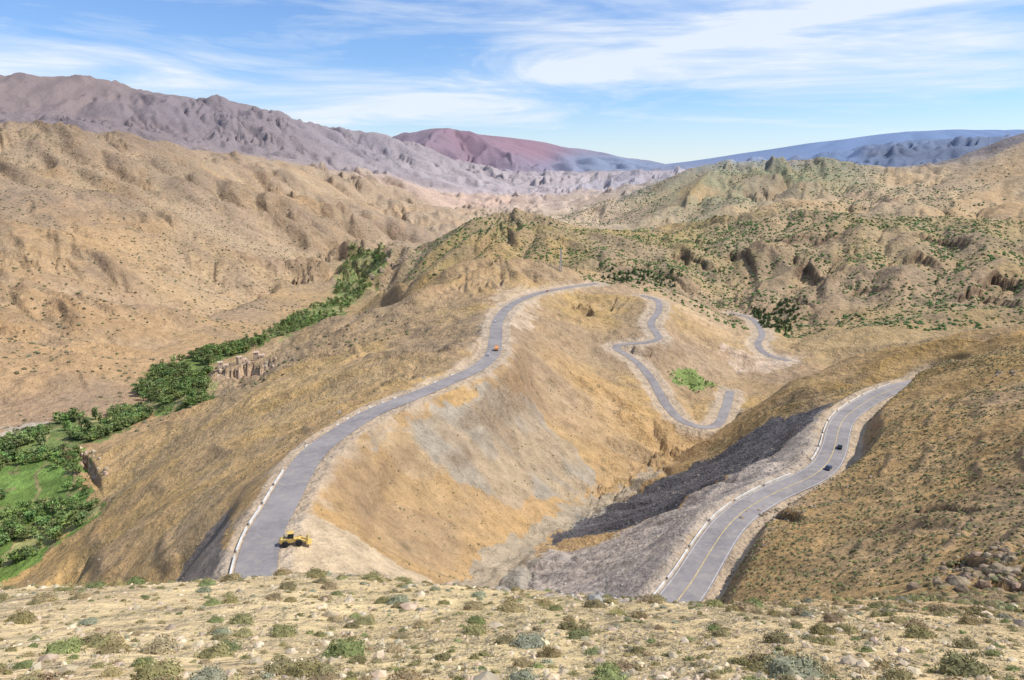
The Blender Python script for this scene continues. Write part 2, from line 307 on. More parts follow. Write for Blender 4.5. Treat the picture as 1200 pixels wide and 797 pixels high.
FC=paint([(160,462),(175,436),(240,412),(300,397),(312,400),(250,425),(243,472),(190,484)],(108,130,64),0,.9)
FD=paint([(298,400),(340,372),(386,350),(394,334),(408,300),(440,292),(456,304),(436,337),(406,364),(335,400)],(120,138,74),0,.85)
G1=paint([(780,437),(820,440),(845,452),(815,462),(795,450)],(118,146,68),0,.8)
# roadside dirt
dirt=(1-ss(0,1,(RD-bench)/(1.5+8*ss(-.3,.4,v3))))*(RD<60)
mixc(dirt*.75,(200,178,148)); SCR*=1-dirt
SCR[(rr>1050)&(rr<2000)&(TT2>-.2)]=1.0
SCR[rr>5000]=1.
gm=(COL[...,1]>COL[...,0]*1.04)&(rr<2200)&(TT2<0)
# small walled plots in the flats
ca,sa=math.cos(.5),math.sin(.5); ux=(X*ca+Y*sa+fbm(X/40,Y/40,2,131)*14)/21; uy=(-X*sa+Y*ca+fbm(X/40,Y/40,2,133)*14)/34
pl=hsh(np.floor(ux),np.floor(uy),5); ed=np.minimum(np.minimum(ux%1,1-ux%1)*21,np.minimum(uy%1,1-uy%1)*34)
COL[gm]*=(.65+.65*pl+.35*v3)[gm][:,None]; e_=gm&(ed<.9); COL[e_]=alb((150,138,90))
dry=gm&(pl>.84); COL[dry]=COL[dry]*.3+.7*alb((186,170,112))
gx,gy=grad(H); g=np.hypot(gx,gy)
mixc(ss(.85,1.4,g)*(rr<5000)*.5,(142,117,88)); mixc(CL*.85,(112,90,70)); mixc(CT*.9,(206,176,140))
# ---------------- mesh helper -----------------
def mesh(name,V,Fc,mat,col=None,scr=None,smooth=False,parent=None):
    me=bpy.data.meshes.new(name); V=np.asarray(V,np.float32); Fc=np.asarray(Fc,np.int32)
    me.vertices.add(len(V)); me.vertices.foreach_set('co',V.ravel())
    k=Fc.shape[1]; me.loops.add(Fc.size); me.loops.foreach_set('vertex_index',Fc.ravel())
    me.polygons.add(len(Fc)); me.polygons.foreach_set('loop_start',np.arange(len(Fc),dtype=np.int32)*k)
    me.update(calc_edges=True)
    me.polygons.foreach_set('use_smooth',np.full(len(Fc),smooth))
    if col is not None:
        a=me.color_attributes.new('tint','FLOAT_COLOR','POINT'); c=np.ones((len(V),4),np.float32); c[:,:3]=np.clip(col,0.001,1)
        a.data.foreach_set('color',c.ravel())
    if scr is not None:
        a=me.attributes.new('scrub','FLOAT','POINT'); a.data.foreach_set('value',scr.astype(np.float32).ravel())
    me.materials.append(mat)
    ob=bpy.data.objects.new(name,me); C.objects.link(ob)
    if parent: ob.parent=parent
    return ob
class NT_:
    def __init__(s,name,rough=.9):
        s.m=bpy.data.materials.new(name); s.m.use_nodes=True; s.t=s.m.node_tree; s.b=s.t.nodes['Principled BSDF']; s.b.inputs['Roughness'].default_value=rough
        s.b.inputs['Specular IOR Level'].default_value=.2
    def n(s,typ,**k):
        x=s.t.nodes.new(typ)
        for a,b in k.items(): setattr(x,a,b)
        return x
    def l(s,a,b): s.t.links.new(a,b)
    def noise(s,vec,scale,detail=4,rough=.6):
        x=s.n('ShaderNodeTexNoise'); x.inputs['Scale'].default_value=scale; x.inputs['Detail'].default_value=detail; x.inputs['Roughness'].default_value=rough; s.l(vec,x.inputs['Vector']); return x.outputs['Fac']
    def rng(s,v,a,b,c,d):
        x=s.n('ShaderNodeMapRange'); 
        for i,q in enumerate((a,b,c,d)): x.inputs[i+1].default_value=q
        s.l(v,x.inputs[0]); return x.outputs[0]
    def math(s,op,a,b=None):
        x=s.n('ShaderNodeMath',operation=op)
        for i,q in enumerate((a,b)):
            if q is None: continue
            if isinstance(q,(int,float)): x.inputs[i].default_value=q
            else: s.l(q,x.inputs[i])
        return x.outputs[0]
    def mix(s,f,a,b,mode='MIX'):
        x=s.n('ShaderNodeMix',data_type='RGBA',blend_type=mode)
        if isinstance(f,(int,float)): x.inputs[0].default_value=f
        else: s.l(f,x.inputs[0])
        for i,q in ((6,a),(7,b)):
            if isinstance(q,tuple): x.inputs[i].default_value=(*q,1)
            else: s.l(q,x.inputs[i])
        return x.outputs[2]
def groundmat():
    s=NT_('ground_soil',.95); tc=s.n('ShaderNodeTexCoord').outputs['Object']
    at=s.n('ShaderNodeAttribute',attribute_name='tint').outputs['Color']; sc=s.n('ShaderNodeAttribute',attribute_name='scrub').outputs['Fac']
    n2=s.noise(tc,.12,5,.7); n3=s.noise(tc,1.4,4,.75)
    f=s.math('MULTIPLY',s.rng(n2,.3,.7,.72,1.28),s.rng(n3,.3,.7,.76,1.24))
    x=s.n('ShaderNodeVectorMath',operation='SCALE'); s.l(at,x.inputs[0]); s.l(f,x.inputs['Scale'])
    col=x.outputs[0]
    for scale,lo,hi,am in ((.075,.12,.24,.7),(.24,.13,.24,.6),(.022,.1,.3,.55)):
        v=s.n('ShaderNodeTexVoronoi'); v.inputs['Scale'].default_value=scale; s.l(tc,v.inputs['Vector'])
        sp_=s.rng(v.outputs['Distance'],lo,hi,1,0)
        dens=s.rng(s.noise(tc,scale*.25,2),.42,.56,0,1)
        mk=s.math('MULTIPLY',s.math('MULTIPLY',sp_,dens),s.math('MULTIPLY',sc,am))
        col=s.mix(mk,col,s.mix(.7,s.mix(1.,col,(.45,.45,.45),'MULTIPLY'),(.11,.11,.06)))
    s.l(col,s.b.inputs['Base Color'])
    b=s.n('ShaderNodeBump'); b.inputs['Strength'].default_value=.9; b.inputs['Distance'].default_value=1.7
    s.l(s.math('ADD',s.noise(tc,.3,6,.72),s.math('MULTIPLY',s.noise(tc,.03,5,.65),8.)),b.inputs['Height']); s.l(b.outputs[0],s.b.inputs['Normal'])
    return s.m
def tintmat(name,rough=.9,sc=6,amt=.3):
    s=NT_(name,rough); tc=s.n('ShaderNodeTexCoord').outputs['Object']
    at=s.n('ShaderNodeAttribute',attribute_name='tint').outputs['Color']
    x=s.n('ShaderNodeVectorMath',operation='SCALE'); s.l(at,x.inputs[0]); s.l(s.rng(s.noise(tc,sc,2),.3,.7,1-amt,1+amt),x.inputs['Scale'])
    s.l(x.outputs[0],s.b.inputs['Base Color']); return s.m
idx=np.arange(NR*NT).reshape(NR,NT)
FQ=np.stack([idx[:-1,:-1],idx[:-1,1:],idx[1:,1:],idx[1:,:-1]],-1).reshape(-1,4)
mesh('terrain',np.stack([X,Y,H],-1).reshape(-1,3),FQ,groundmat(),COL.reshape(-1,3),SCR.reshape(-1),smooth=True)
print('terrain',time.time()-T0)
# ---------------- road surfaces -----------------
def frame(L):
    d=np.gradient(L[:,:2],axis=0); d/=np.linalg.norm(d,axis=1)[:,None]; return np.stack([d[:,1],-d[:,0]],1) # right-hand side
def ribbon(L,a,b,dz,i0=0,i1=None):
    N=frame(L)[i0:i1]; Q=L[i0:i1]
    A_=np.c_[Q[:,:2]+N*a,Q[:,2]+dz]; B_=np.c_[Q[:,:2]+N*b,Q[:,2]+dz]; n=len(Q)
    V=np.empty((2*n,3)); V[::2]=A_;V[1::2]=B_; i=np.arange(n-1)*2
    return V,np.stack([i,i+1,i+3,i+2],1)
def asphalt():
    s=NT_('asphalt',.85); tc=s.n('ShaderNodeTexCoord').outputs['Object']
    c=s.mix(s.rng(s.noise(tc,.07,5),.35,.65,0,1),(.19,.172,.17),(.28,.252,.24)); c=s.mix(s.rng(s.noise(tc,.4,5,.75),.45,.72,0,.8),c,(.36,.31,.26)); s.l(c,s.b.inputs['Base Color']); return s.m
def plain(name,c,rough=.7,var=.15,sc=1.5):
    s=NT_(name,rough); tc=s.n('ShaderNodeTexCoord').outputs['Object']
    s.l(s.mix(s.rng(s.noise(tc,sc,5),.3,.7,0,1),tuple(q*(1-var) for q in c),tuple(min(1,q*(1+var)) for q in c)),s.b.inputs['Base Color']); return s.m
M_as=asphalt(); M_y=plain('yellow_line_paint',(.5,.38,.17),.7,.3,.6); M_w=plain('white_line_paint',(.52,.5,.47),.7,.3,.6); M_con=plain('concrete',(.62,.59,.54),var=.25,sc=.4)
def merge(parts):
    V=[];Fc=[];o=0
    for v,f in parts: V.append(v);Fc.append(f+o);o+=len(v)
    return np.vstack(V),np.vstack(Fc)
for k,(w,L) in road_lines.items():
    e=bpy.data.objects.new(k,None); C.objects.link(e)
    up=.06
    V,f=ribbon(L,-w+.5,w-.5,up); mesh('carriageway',V,f,M_as,smooth=True,parent=e)
    if k=='pass_road':
        V,f=ribbon(L,-.14,.14,up+.03); mesh('centre_line',V,f,M_y,parent=e)
        V,f=merge([ribbon(L,-w+.9,-w+1.06,up+.03),ribbon(L,w-1.06,w-.9,up+.03)]); mesh('edge_lines',V,f,M_w,parent=e)
def wall(L,off,h=.8,t=.45,i0=0,i1=None,seg=5,gap=0,skip=0.):
    N=frame(L); out=[]; i1=i1 or len(L)
    for a in range(i0,i1-seg,seg+gap):
        if rng.random()<skip: continue
        Q=L[a:a+seg+1]; n=N[a:a+seg+1]; P_=[]
        for o,z in ((off,-.6),(off,h),(off+t,h),(off+t,-.6)): P_.append(np.c_[Q[:,:2]+n*o,Q[:,2]+z])
        V=np.stack(P_,1).reshape(-1,3); f=[]
        for i in range(seg):
            for j in range(4): f.append([i*4+j,i*4+(j+1)%4,i*4+4+(j+1)%4,i*4+4+j])
        f.append([0,3,2,1]); q=seg*4; f.append([q,q+1,q+2,q+3]); out.append((V,np.array(f)))
    return merge(out)
L=road_lines['pass_road'][1]; V,f=wall(L,-5.9,.6,.35,0,len(L)-12,7,1,.05); mesh('concrete_barrier',V,f,M_con)
L=road_lines['ridge_road'][1]; V,f=wall(L,-5.9,.7,.35,0,int(len(L)*.11),5,1); mesh('concrete_barrier',V,f,M_con)
V,f=wall(L,-5.8,.4,.25,int(len(L)*.12),int(len(L)*.3),1,3,.3); mesh('kerb_blocks',V,f,M_con)
# ---------------- scatter masses -----------------
def instance(protos,pos,scale,col,zs=None):
    n=len(pos); Vs=[];Fs=[];Cs=[];o=0; which=rng.integers(0,len(protos),n); ang=rng.uniform(0,6.283,n)
    for k,(pv,pf,pc) in enumerate(protos):
        m=np.where(which==k)[0]
        if len(m)==0: continue
        c,s=np.cos(ang[m])[:,None],np.sin(ang[m])[:,None]; sc=scale[m][:,None]; z=(scale if zs is None else zs)[m][:,None]
        V=np.stack([(pv[None,:,0]*c-pv[None,:,1]*s)*sc,(pv[None,:,0]*s+pv[None,:,1]*c)*sc,pv[None,:,2]*z],-1)+pos[m][:,None,:]
        Fc=pf[None]+(np.arange(len(m))*len(pv))[:,None,None]+o
        Vs.append(V.reshape(-1,3));Fs.append(Fc.reshape(-1,pf.shape[1]))
        Cs.append((col[m][:,None,:]*pc[None,:,None]).reshape(-1,3)); o+=len(m)*len(pv)
    return np.vstack(Vs),np.vstack(Fs),np.vstack(Cs)
import bmesh
def ico(sub,jit,flat=1.,seed=0):
    g=np.random.default_rng(seed); bm=bmesh.new(); bmesh.ops.create_icosphere(bm,subdivisions=sub,radius=1)
    V=np.array([v.co[:] for v in bm.verts]); Fc=np.array([[v.index for v in f.verts] for f in bm.faces]); bm.free()
    V*=1+g.uniform(-jit,jit,(len(V),1)); V*=g.uniform(.75,1.25,3); V[:,2]*=flat
    return V,Fc
def leafball(n,size,seed,flat=.7,shell=.5,core=0.):
    g=np.random.default_rng(seed); d=g.normal(size=(n,3)); d[:,2]=np.abs(d[:,2])*1.0-.12; d/=np.linalg.norm(d,axis=1)[:,None]
    lf=lambda d:1+.2*np.sin(d[:,0]*5+seed)*np.sin(d[:,1]*4+seed*2)
    c=d*(shell+(1-shell)*g.random((n,1))**.5)*lf(d)[:,None]; c[:,2]*=flat
    a=g.normal(size=(n,3)); a/=np.linalg.norm(a,axis=1)[:,None]; b=np.cross(a,d+g.normal(size=(n,3))*.6); b/=np.linalg.norm(b,axis=1)[:,None]+1e-9
    s=size*g.uniform(.6,1.3,(n,1)); V=np.stack([c-a*s-b*s*.4,c+a*s-b*s*.4,c+a*s+b*s*.4,c-a*s+b*s*.4],1).reshape(-1,3)
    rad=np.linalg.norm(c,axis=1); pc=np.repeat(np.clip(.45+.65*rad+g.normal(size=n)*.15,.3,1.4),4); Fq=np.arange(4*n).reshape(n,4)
    if core:
        nu,nv=12,5; V2=[]
        for j in range(nv+1):
            ph=math.pi/2*(j/nv)*.98
            for i in range(nu): V2.append((math.cos(i/nu*6.283)*math.cos(ph),math.sin(i/nu*6.283)*math.cos(ph),math.sin(ph)))
        V2=np.array(V2); V2=V2*lf(V2)[:,None]*core*g.uniform(.9,1.1,(len(V2),1)); V2[:,2]*=flat; o=len(V)
        f2=np.array([[j*nu+i,j*nu+(i+1)%nu,(j+1)*nu+(i+1)%nu,(j+1)*nu+i] for j in range(nv) for i in range(nu)])+o
        V=np.vstack([V,V2]); Fq=np.vstack([Fq,f2]); pc=np.r_[pc,np.full(len(V2),.7)]
    return V,Fq,pc
def scatter(n,pg):
    lo=pg.min(0);hi=pg.max(0); p=rng.uniform(lo,hi,(n*6,2)); return p[inside(pg,p[:,0],p[:,1])][:n]
def polar(n,r0,r1,t0,t1,pw=1.):
    r=np.exp(rng.uniform(math.log(r0),math.log(r1),n)) if pw==0 else np.sqrt(rng.uniform(r0*r0,r1*r1,n)); t=rng.uniform(t0,t1,n); return np.stack([r*np.sin(t),r*np.cos(t)],1)
def place(p,sink=0): return np.c_[p,ground(p[:,0],p[:,1])-sink]
def at(G,p): return bil(G,(np.log(np.hypot(p[:,0],p[:,1]))-LR[0])/dlr,(np.arctan2(p[:,0],p[:,1])-TH[0])/dth)
def vcol(n,base,j=.25,hue=.12):
    return np.clip(np.array(base)[None]*(1+rng.uniform(-j,j,(n,1)))*(1+rng.uniform(-hue,hue,(n,3))),.005,1)
M_shrub=tintmat('shrub_leaves',.9,3,.25); M_leaf=tintmat('tree_leaves',.8,.6,.25); M_rock=tintmat('rock',.95,1.2,.35)
# foreground cushion shrubs
def fgcol(n):
    kinds=rng.random(n)[:,None]; return np.where(kinds<.5,vcol(n,(.3,.255,.115),.25,.07),np.where(kinds<.68,vcol(n,(.25,.265,.105),.25,.07),np.where(kinds<.92,vcol(n,(.35,.28,.15),.25,.07),vcol(n,(.32,.32,.21),.2,.04))))
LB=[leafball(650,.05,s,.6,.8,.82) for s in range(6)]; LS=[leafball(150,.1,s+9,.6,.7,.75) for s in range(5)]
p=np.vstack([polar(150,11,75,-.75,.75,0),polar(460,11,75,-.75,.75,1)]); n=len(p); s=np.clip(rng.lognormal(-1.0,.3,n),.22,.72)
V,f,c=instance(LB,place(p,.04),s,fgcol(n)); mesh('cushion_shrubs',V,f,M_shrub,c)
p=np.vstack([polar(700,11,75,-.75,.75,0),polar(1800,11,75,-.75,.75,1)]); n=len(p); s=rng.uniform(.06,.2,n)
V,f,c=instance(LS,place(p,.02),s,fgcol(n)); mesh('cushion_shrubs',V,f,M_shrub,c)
TF=[leafball(16,.28,s+20,.8,.1) for s in range(4)]
p=np.vstack([polar(1500,11,70,-.78,.78,0),polar(3500,11,75,-.78,.78,1)]); m=fbm(p[:,0]/4,p[:,1]/4,2,15)>-.1; p=p[m]; n=len(p)
V,f,c=instance(TF,place(p,0),rng.uniform(.04,.12,n),vcol(n,(.38,.32,.17),.3)); mesh('dry_grass',V,f,M_shrub,c)
def rocks(name,p,s,base,flat=.7,sub=1,j=.25,zs=None):
    pr=[]
    for k in range(6):
        v,ff=ico(sub,.22,flat,k+3); pr.append((v,ff,np.ones(len(v))))
    V,f,c=instance(pr,place(p,0),s,vcol(len(p),base,j,.05),zs); return mesh(name,V,f,M_rock,c)
p=np.vstack([polar(4000,10.5,80,-.78,.78,0),polar(6000,10.5,80,-.78,.78,1)]); s=np.clip(rng.lognormal(-3.1,.65,len(p)),.02,.35); rocks('loose_stones',p,s,(.48,.39,.27))
for u,v,n,sp2,sz in ((1155,675,50,4,.8),(1185,690,30,3,.7),(1165,655,30,4,.6),(1130,662,20,3,.6),(925,608,40,6,.6),(900,600,20,4,.6),(1150,620,16,10,.5),(1175,440,25,8,.9),(1020,560,14,8,.5),(1060,540,10,12,.5),(880,650,25,4,.5)):
    h=hit(u,v,9 if v>690 else 62); p=h[:2]+rng.normal(size=(n,2))*sp2*np.array([1,.6]); s=np.clip(rng.lognormal(-.3,.4,n),.3,1.6)*sz
    rocks('rock_outcrop',p,s,(.28,.21,.14),.8,2)
for q in terr:
    p=q[rng.integers(0,len(q),28)]+rng.normal(size=(28,2))*2.5; s=rng.uniform(.7,2.0,28); rocks('terrace_rocks',p,s,(.45,.35,.25),1.,2,.2,s*1.3)
p=scatter(3500,dark); rocks('spoil_boulders',p,np.clip(rng.lognormal(-1.4,.5,len(p)),.15,.7),(.105,.1,.098),.7)
p=scatter(1500,light); rocks('spoil_boulders',p,np.clip(rng.lognormal(-1.6,.5,len(p)),.1,.6),(.34,.3,.26),.8)
# talus strewn over slopes of every hill
p=np.vstack([polar(9000,60,420,.1,.85,0),polar(5000,140,700,-.7,.4,0),polar(5000,900,1600,-.1,.8),polar(5000,700,2500,-.8,-.2)]); p=p[at(RD,p)>8]
p=p[fbm(p[:,0]/40,p[:,1]/40,3,71)>.0]; rp=np.hypot(p[:,0],p[:,1]); s=np.clip(rng.lognormal(-1.5,.5,len(p)),.08,.8)*np.clip(rp/350,.5,4); rocks('scattered_rocks',p,s,(.28,.225,.165),.7)
BL=[]
for k in range(8):
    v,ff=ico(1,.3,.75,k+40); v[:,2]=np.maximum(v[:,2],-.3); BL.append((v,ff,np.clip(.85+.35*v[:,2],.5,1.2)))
allp=[];alls=[];allc=[]
def scrub(p,s0,s1,base,j=.3,thr=.25,nsc=30,t=-.3,gl=.6):
    m=(at(SCR,p)>thr)&(at(RD,p)>9)&(fbm(p[:,0]/nsc,p[:,1]/nsc,3,61)-gl*at(CAV,p)+rng.normal(size=len(p))*.12>t)
    p=p[m]; n=len(p); allp.append(p); alls.append(s0+(s1-s0)*rng.random(n)**1.6); allc.append(vcol(n,base,j))
scrub(polar(34000,60,450,.3,.85),.13,.55,(.175,.155,.07),.35,.3,25,-.2)
scrub(polar(15000,150,900,-.75,.45),.2,.6,(.21,.175,.085),.3,.3,40,.0)
scrub(polar(20000,600,2600,-.85,-.15),.6,2.4,(.145,.13,.07),.3,.3,90,-.05)
scrub(polar(20000,950,1800,-.12,.8),.8,2.5,(.13,.145,.055),.35,.3,70,-.02)
scrub(polar(17000,950,1650,-.15,.8),1.1,2.9,(.09,.15,.045),.3,.3,60,.16)
scrub(polar(16000,2100,3600,-.05,.62),1.6,4.0,(.11,.15,.065),.3,.2,260,.12)
p=np.vstack(allp); s=np.concatenate(alls); c=np.vstack(allc)
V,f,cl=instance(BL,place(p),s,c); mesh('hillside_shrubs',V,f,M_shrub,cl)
print('shrubs',time.time()-T0)
def cyl(p0,p1,r0,r1,n=5):
    p0=np.array(p0,float);p1=np.array(p1,float); d=p1-p0; d/=np.linalg.norm(d); a=np.cross(d,[.3,.9,.1]); a/=np.linalg.norm(a); b=np.cross(d,a)
    t=np.arange(n)/n*6.283; ring=np.cos(t)[:,None]*a+np.sin(t)[:,None]*b
    V=np.vstack([p0+ring*r0,p1+ring*r1]); i=np.arange(n); return V,np.stack([i,(i+1)%n,n+(i+1)%n,n+i],1)
def tree(seed,poplar=False,conifer=False):
    g=np.random.default_rng(seed); parts=[cyl((0,0,-.3),(g.normal()*.05,0,.55),.05,.03)]
    V=[];cl=[]
    m=9 if not conifer else 8
    for k in range(m):
        if poplar: c=np.array([g.normal()*.05,g.normal()*.05,.25+.7*k/m]); R_=.16
        elif conifer: c=np.array([g.normal()*.04,g.normal()*.04,.15+.8*k/m]); R_=.3*(1-k/m)+.06
        else:
            a=g.uniform(0,6.28); q=g.uniform(.05,.3); c=np.array([math.cos(a)*q,math.sin(a)*q,g.uniform(.38,.85)]); R_=g.uniform(.14,.24)
            parts.append(cyl((0,0,.35),c,.025,.01,4))
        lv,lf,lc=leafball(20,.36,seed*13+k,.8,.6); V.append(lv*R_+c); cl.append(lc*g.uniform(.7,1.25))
    a,b=merge(parts); n0=len(a); V=np.vstack(V); Fq=np.arange(len(V)).reshape(-1,4)+n0
    return np.vstack([a,V]),np.vstack([b,Fq]),np.r_[np.full(n0,.5),np.concatenate(cl)]
TR=[tree(s) for s in range(6)]; PO=[tree(s+50,poplar=True) for s in range(3)]; CO=[tree(s+80,conifer=True) for s in range(3)]
def grove(name,protos,p,s0,s1,base,j=.45):
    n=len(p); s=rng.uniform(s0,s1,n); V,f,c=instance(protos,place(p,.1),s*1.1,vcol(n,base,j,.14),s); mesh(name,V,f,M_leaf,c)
def clump(p,sc,t,seed=3): return p[fbm(p[:,0]/sc,p[:,1]/sc,2,seed)>t]
grove('riverside_trees',TR,clump(scatter(1100,FB),25,-.15),4,9,(.18,.235,.08))
grove('riverside_trees',TR,clump(scatter(700,FC),25,-.35),4,10,(.17,.22,.07))
grove('riverside_trees',TR,clump(scatter(1400,FD),40,-.2),4,9,(.175,.23,.075))
grove('riverside_trees',TR,clump(scatter(1900,FA),22,.02,9),3,8,(.175,.235,.075))
grove('poplar_trees',PO,np.vstack([clump(scatter(90,FD),40,0),scatter(25,FC),scatter(30,FB)]),9,14,(.18,.235,.08))
for L_,n in (([(705,326),(740,312),(775,318),(802,322),(795,332),(750,340)],230),([(880,362),(925,350),(938,366),(920,395),(895,385)],200)):
    grove('conifer_plantation',CO,clump(scatter(n,poly(L_,500)),22,-.3),4,7,(.1,.14,.055))
grove('streamside_bushes',TR,scatter(70,G1),1.2,2.6,(.18,.23,.08))
print('trees',time.time()-T0)
# ---------------- vehicles and structures -----------------
def prism(prof,w,y0=0):
    prof=np.array(prof,float); n=len(prof); V=np.vstack([np.c_[prof[:,0],np.full(n,y0-w/2),prof[:,1]],np.c_[prof[:,0],np.full(n,y0+w/2),prof[:,1]]]); return V,n
def addobj(builders,parent):
    for pname,kind,args,mat in builders:
        bm=bmesh.new()
        if kind=='prism':
            V,n=prism(*args); vs=[bm.verts.new(v) for v in V]
            bm.faces.new(vs[:n]); bm.faces.new(vs[n:][::-1])
            for i in range(n): bm.faces.new([vs[(i+1)%n],vs[i],vs[n+i],vs[n+(i+1)%n]])
        elif kind=='wheels':
            for (x,y,r,w) in args:
                for r1,r2,ww in ((r,r,w),(r*.5,r*.4,w*1.12)):
                    o=bmesh.ops.create_cone(bm,cap_ends=True,segments=18,radius1=r1,radius2=r2,depth=ww)['verts']
                    for v in o: v.co=(v.co.x+x,v.co.z+y,v.co.y+r)
        elif kind=='tube':
            for (p0,p1,r) in args:
                V,f=cyl(p0,p1,r,r,6); vs=[bm.verts.new(v) for v in V]
                for q in f: bm.faces.new([vs[i] for i in q])
        bmesh.ops.recalc_face_normals(bm,faces=bm.faces)
        if kind=='prism': bmesh.ops.bevel(bm,geom=list(bm.edges),offset=.04,segments=1,affect='EDGES')
        me=bpy.data.meshes.new(pname); bm.to_mesh(me); bm.free(); me.materials.append(mat); o=bpy.data.objects.new(pname,me); C.objects.link(o); o.parent=parent
M_gl=plain('window_glass',(.03,.035,.04),.1,.05); M_ty=plain('tyre_rubber',(.03,.03,.03),.9); M_yel=plain('yellow_machine_paint',(.6,.42,.13),.6,.25,1.5); M_dk=plain('dark_steel',(.08,.08,.08),.6)
def empty(name,loc,rz): 
    e=bpy.data.objects.new(name,None); C.objects.link(e); e.location=loc; e.rotation_euler=(0,0,rz); return e
def car(loc,rz,color):
    e=empty('car',loc,rz); m=plain('car_paint',color,.35,.05)
    addobj([('body','prism',([(-2.1,.35),(2.1,.35),(2.15,.7),(1.95,.9),(1.0,1.0),(-1.7,1.02),(-2.1,.95)],1.75),m),
     ('cabin_glass','prism',([(-1.65,1.0),(1.0,1.0),(.35,1.42),(-1.25,1.44)],1.55),M_gl),('roof','prism',([(-1.3,1.4),(.42,1.38),(.3,1.5),(-1.2,1.52)],1.5),m),
     ('wheels','wheels',[(x,y,.33,.22) for x in (-1.3,1.3) for y in (-.8,.8)],M_ty)],e)
def truck(loc,rz,color):
    e=empty('dump_truck',loc,rz); m=plain('truck_paint',color,.5,.05)
    addobj([('chassis','prism',([(-3.6,.7),(3.4,.7),(3.4,1.0),(-3.6,1.0)],1.2),M_dk),('cab','prism',([(1.9,.9),(3.6,.9),(3.65,1.9),(3.35,2.8),(1.9,2.85)],2.3),m),
     ('windscreen','prism',([(3.4,1.95),(3.7,1.9),(3.42,2.65),(3.3,2.7)],2.0),M_gl),('tipper_body','prism',([(-3.7,1.2),(1.6,1.1),(1.7,2.6),(-3.5,2.4)],2.4),m),
     ('wheels','wheels',[(x,y,.5,.35) for x in (-2.7,-1.5,2.6) for y in (-1,1)],M_ty)],e)
def loader(loc,rz,s=1.):
    e=empty('wheel_loader',loc,rz); e.scale=(s,s,s)
    addobj([('rear_body','prism',([(-3.6,1.0),(-.3,1.0),(-.3,2.1),(-3.2,2.2),(-3.7,1.8)],1.7),M_yel),('front_frame','prism',([(-.2,.9),(2.0,.9),(1.6,1.8),(-.2,1.9)],1.2),M_yel),
     ('cab','prism',([(-1.5,2.1),(-.1,1.9),(.1,3.0),(-.2,3.5),(-1.4,3.5)],1.5),M_gl),('cab_roof','prism',([(-1.6,3.5),(.1,3.5),(.1,3.65),(-1.6,3.65)],1.7),M_yel),
     ('grille','prism',([(-3.75,1.1),(-3.6,1.1),(-3.6,1.9),(-3.72,1.8)],1.3),M_dk),
     ('lift_arm_1','prism',([(.6,1.7),(1.0,2.1),(3.3,1.0),(3.2,.5)],.3,-.7),M_yel),('lift_arm_2','prism',([(.6,1.7),(1.0,2.1),(3.3,1.0),(3.2,.5)],.3,.7),M_yel),
     ('bucket','prism',([(3.1,.2),(4.5,.15),(4.4,.3),(3.5,.45),(3.4,1.2),(3.9,1.7),(3.6,1.75),(3.0,1.2)],2.9),M_yel),
     ('exhaust','tube',[((-2.4,.3,2.1),(-2.4,.3,3.1),.09)],M_dk),('wheels','wheels',[(x,y,.85,.6) for x in (-2.2,1.3) for y in (-1.15,1.15)],M_ty)],e)
def onroad(k,u,v,off=1.9):
    L=road_lines[k][1]
    b=(L[:,2]*cp+ L[:,1]*sp); fz=L[:,1]*cp-L[:,2]*sp; U=600+F*L[:,0]/fz; Vv=398.5-F*b/fz
    i=int(np.argmin((U-u)**2+(Vv-v)**2)); i=min(max(i,1),len(L)-2); d=L[i+1]-L[i-1]; N=frame(L)[i]
    return (L[i,0]+N[0]*off,L[i,1]+N[1]*off,L[i,2]+.07),math.atan2(d[1],d[0])
l,a=onroad('pass_road',978,525,1.9); car(l,a,(.03,.035,.04))
l,a=onroad('pass_road',966,549,1.9); car(l,a,(.05,.07,.12))
l,a=onroad('ridge_road',582,412,1.9); truck(l,a,(.65,.28,.1))
l,a=onroad('ridge_road',584,378,-1.9); car(l,a,(.6,.6,.6))
l,a=onroad('ridge_road',579,420,-1.9); car(l,a,(.5,.5,.52))
l,a=onroad('ridge_road',640,341,1.9); car(l,a,(.5,.1,.05))
h=hit(345,638,100); loader(h,.25,1.0)
h=hit(657,318,700); e=empty('lattice_mast',(h[0],h[1],h[2]-1),.3); tb=[]; Hh=32
for i in range(4):
    sx,sy=((1,1),(1,-1),(-1,-1),(-1,1))[i]; nx,ny=((1,-1),(-1,-1),(-1,1),(1,1))[i]
    tb.append(((sx*1.5,sy*1.5,0),(sx*.5,sy*.5,Hh),.22))
    for k in range(10):
        q0=1.5-1.0*k/10; q1=1.5-1.0*(k+1)/10; tb.append(((sx*q0,sy*q0,k*3.2),(nx*q1,ny*q1,k*3.2+3.2),.1)); tb.append(((sx*q1,sy*q1,k*3.2+3.2),(nx*q1,ny*q1,k*3.2+3.2),.1))
addobj([('lattice','tube',tb,plain('galvanised_steel',(.4,.4,.41),.5))],e)
M_mud=plain('mud_plaster',(.5,.38,.27),.9,.15,.5)
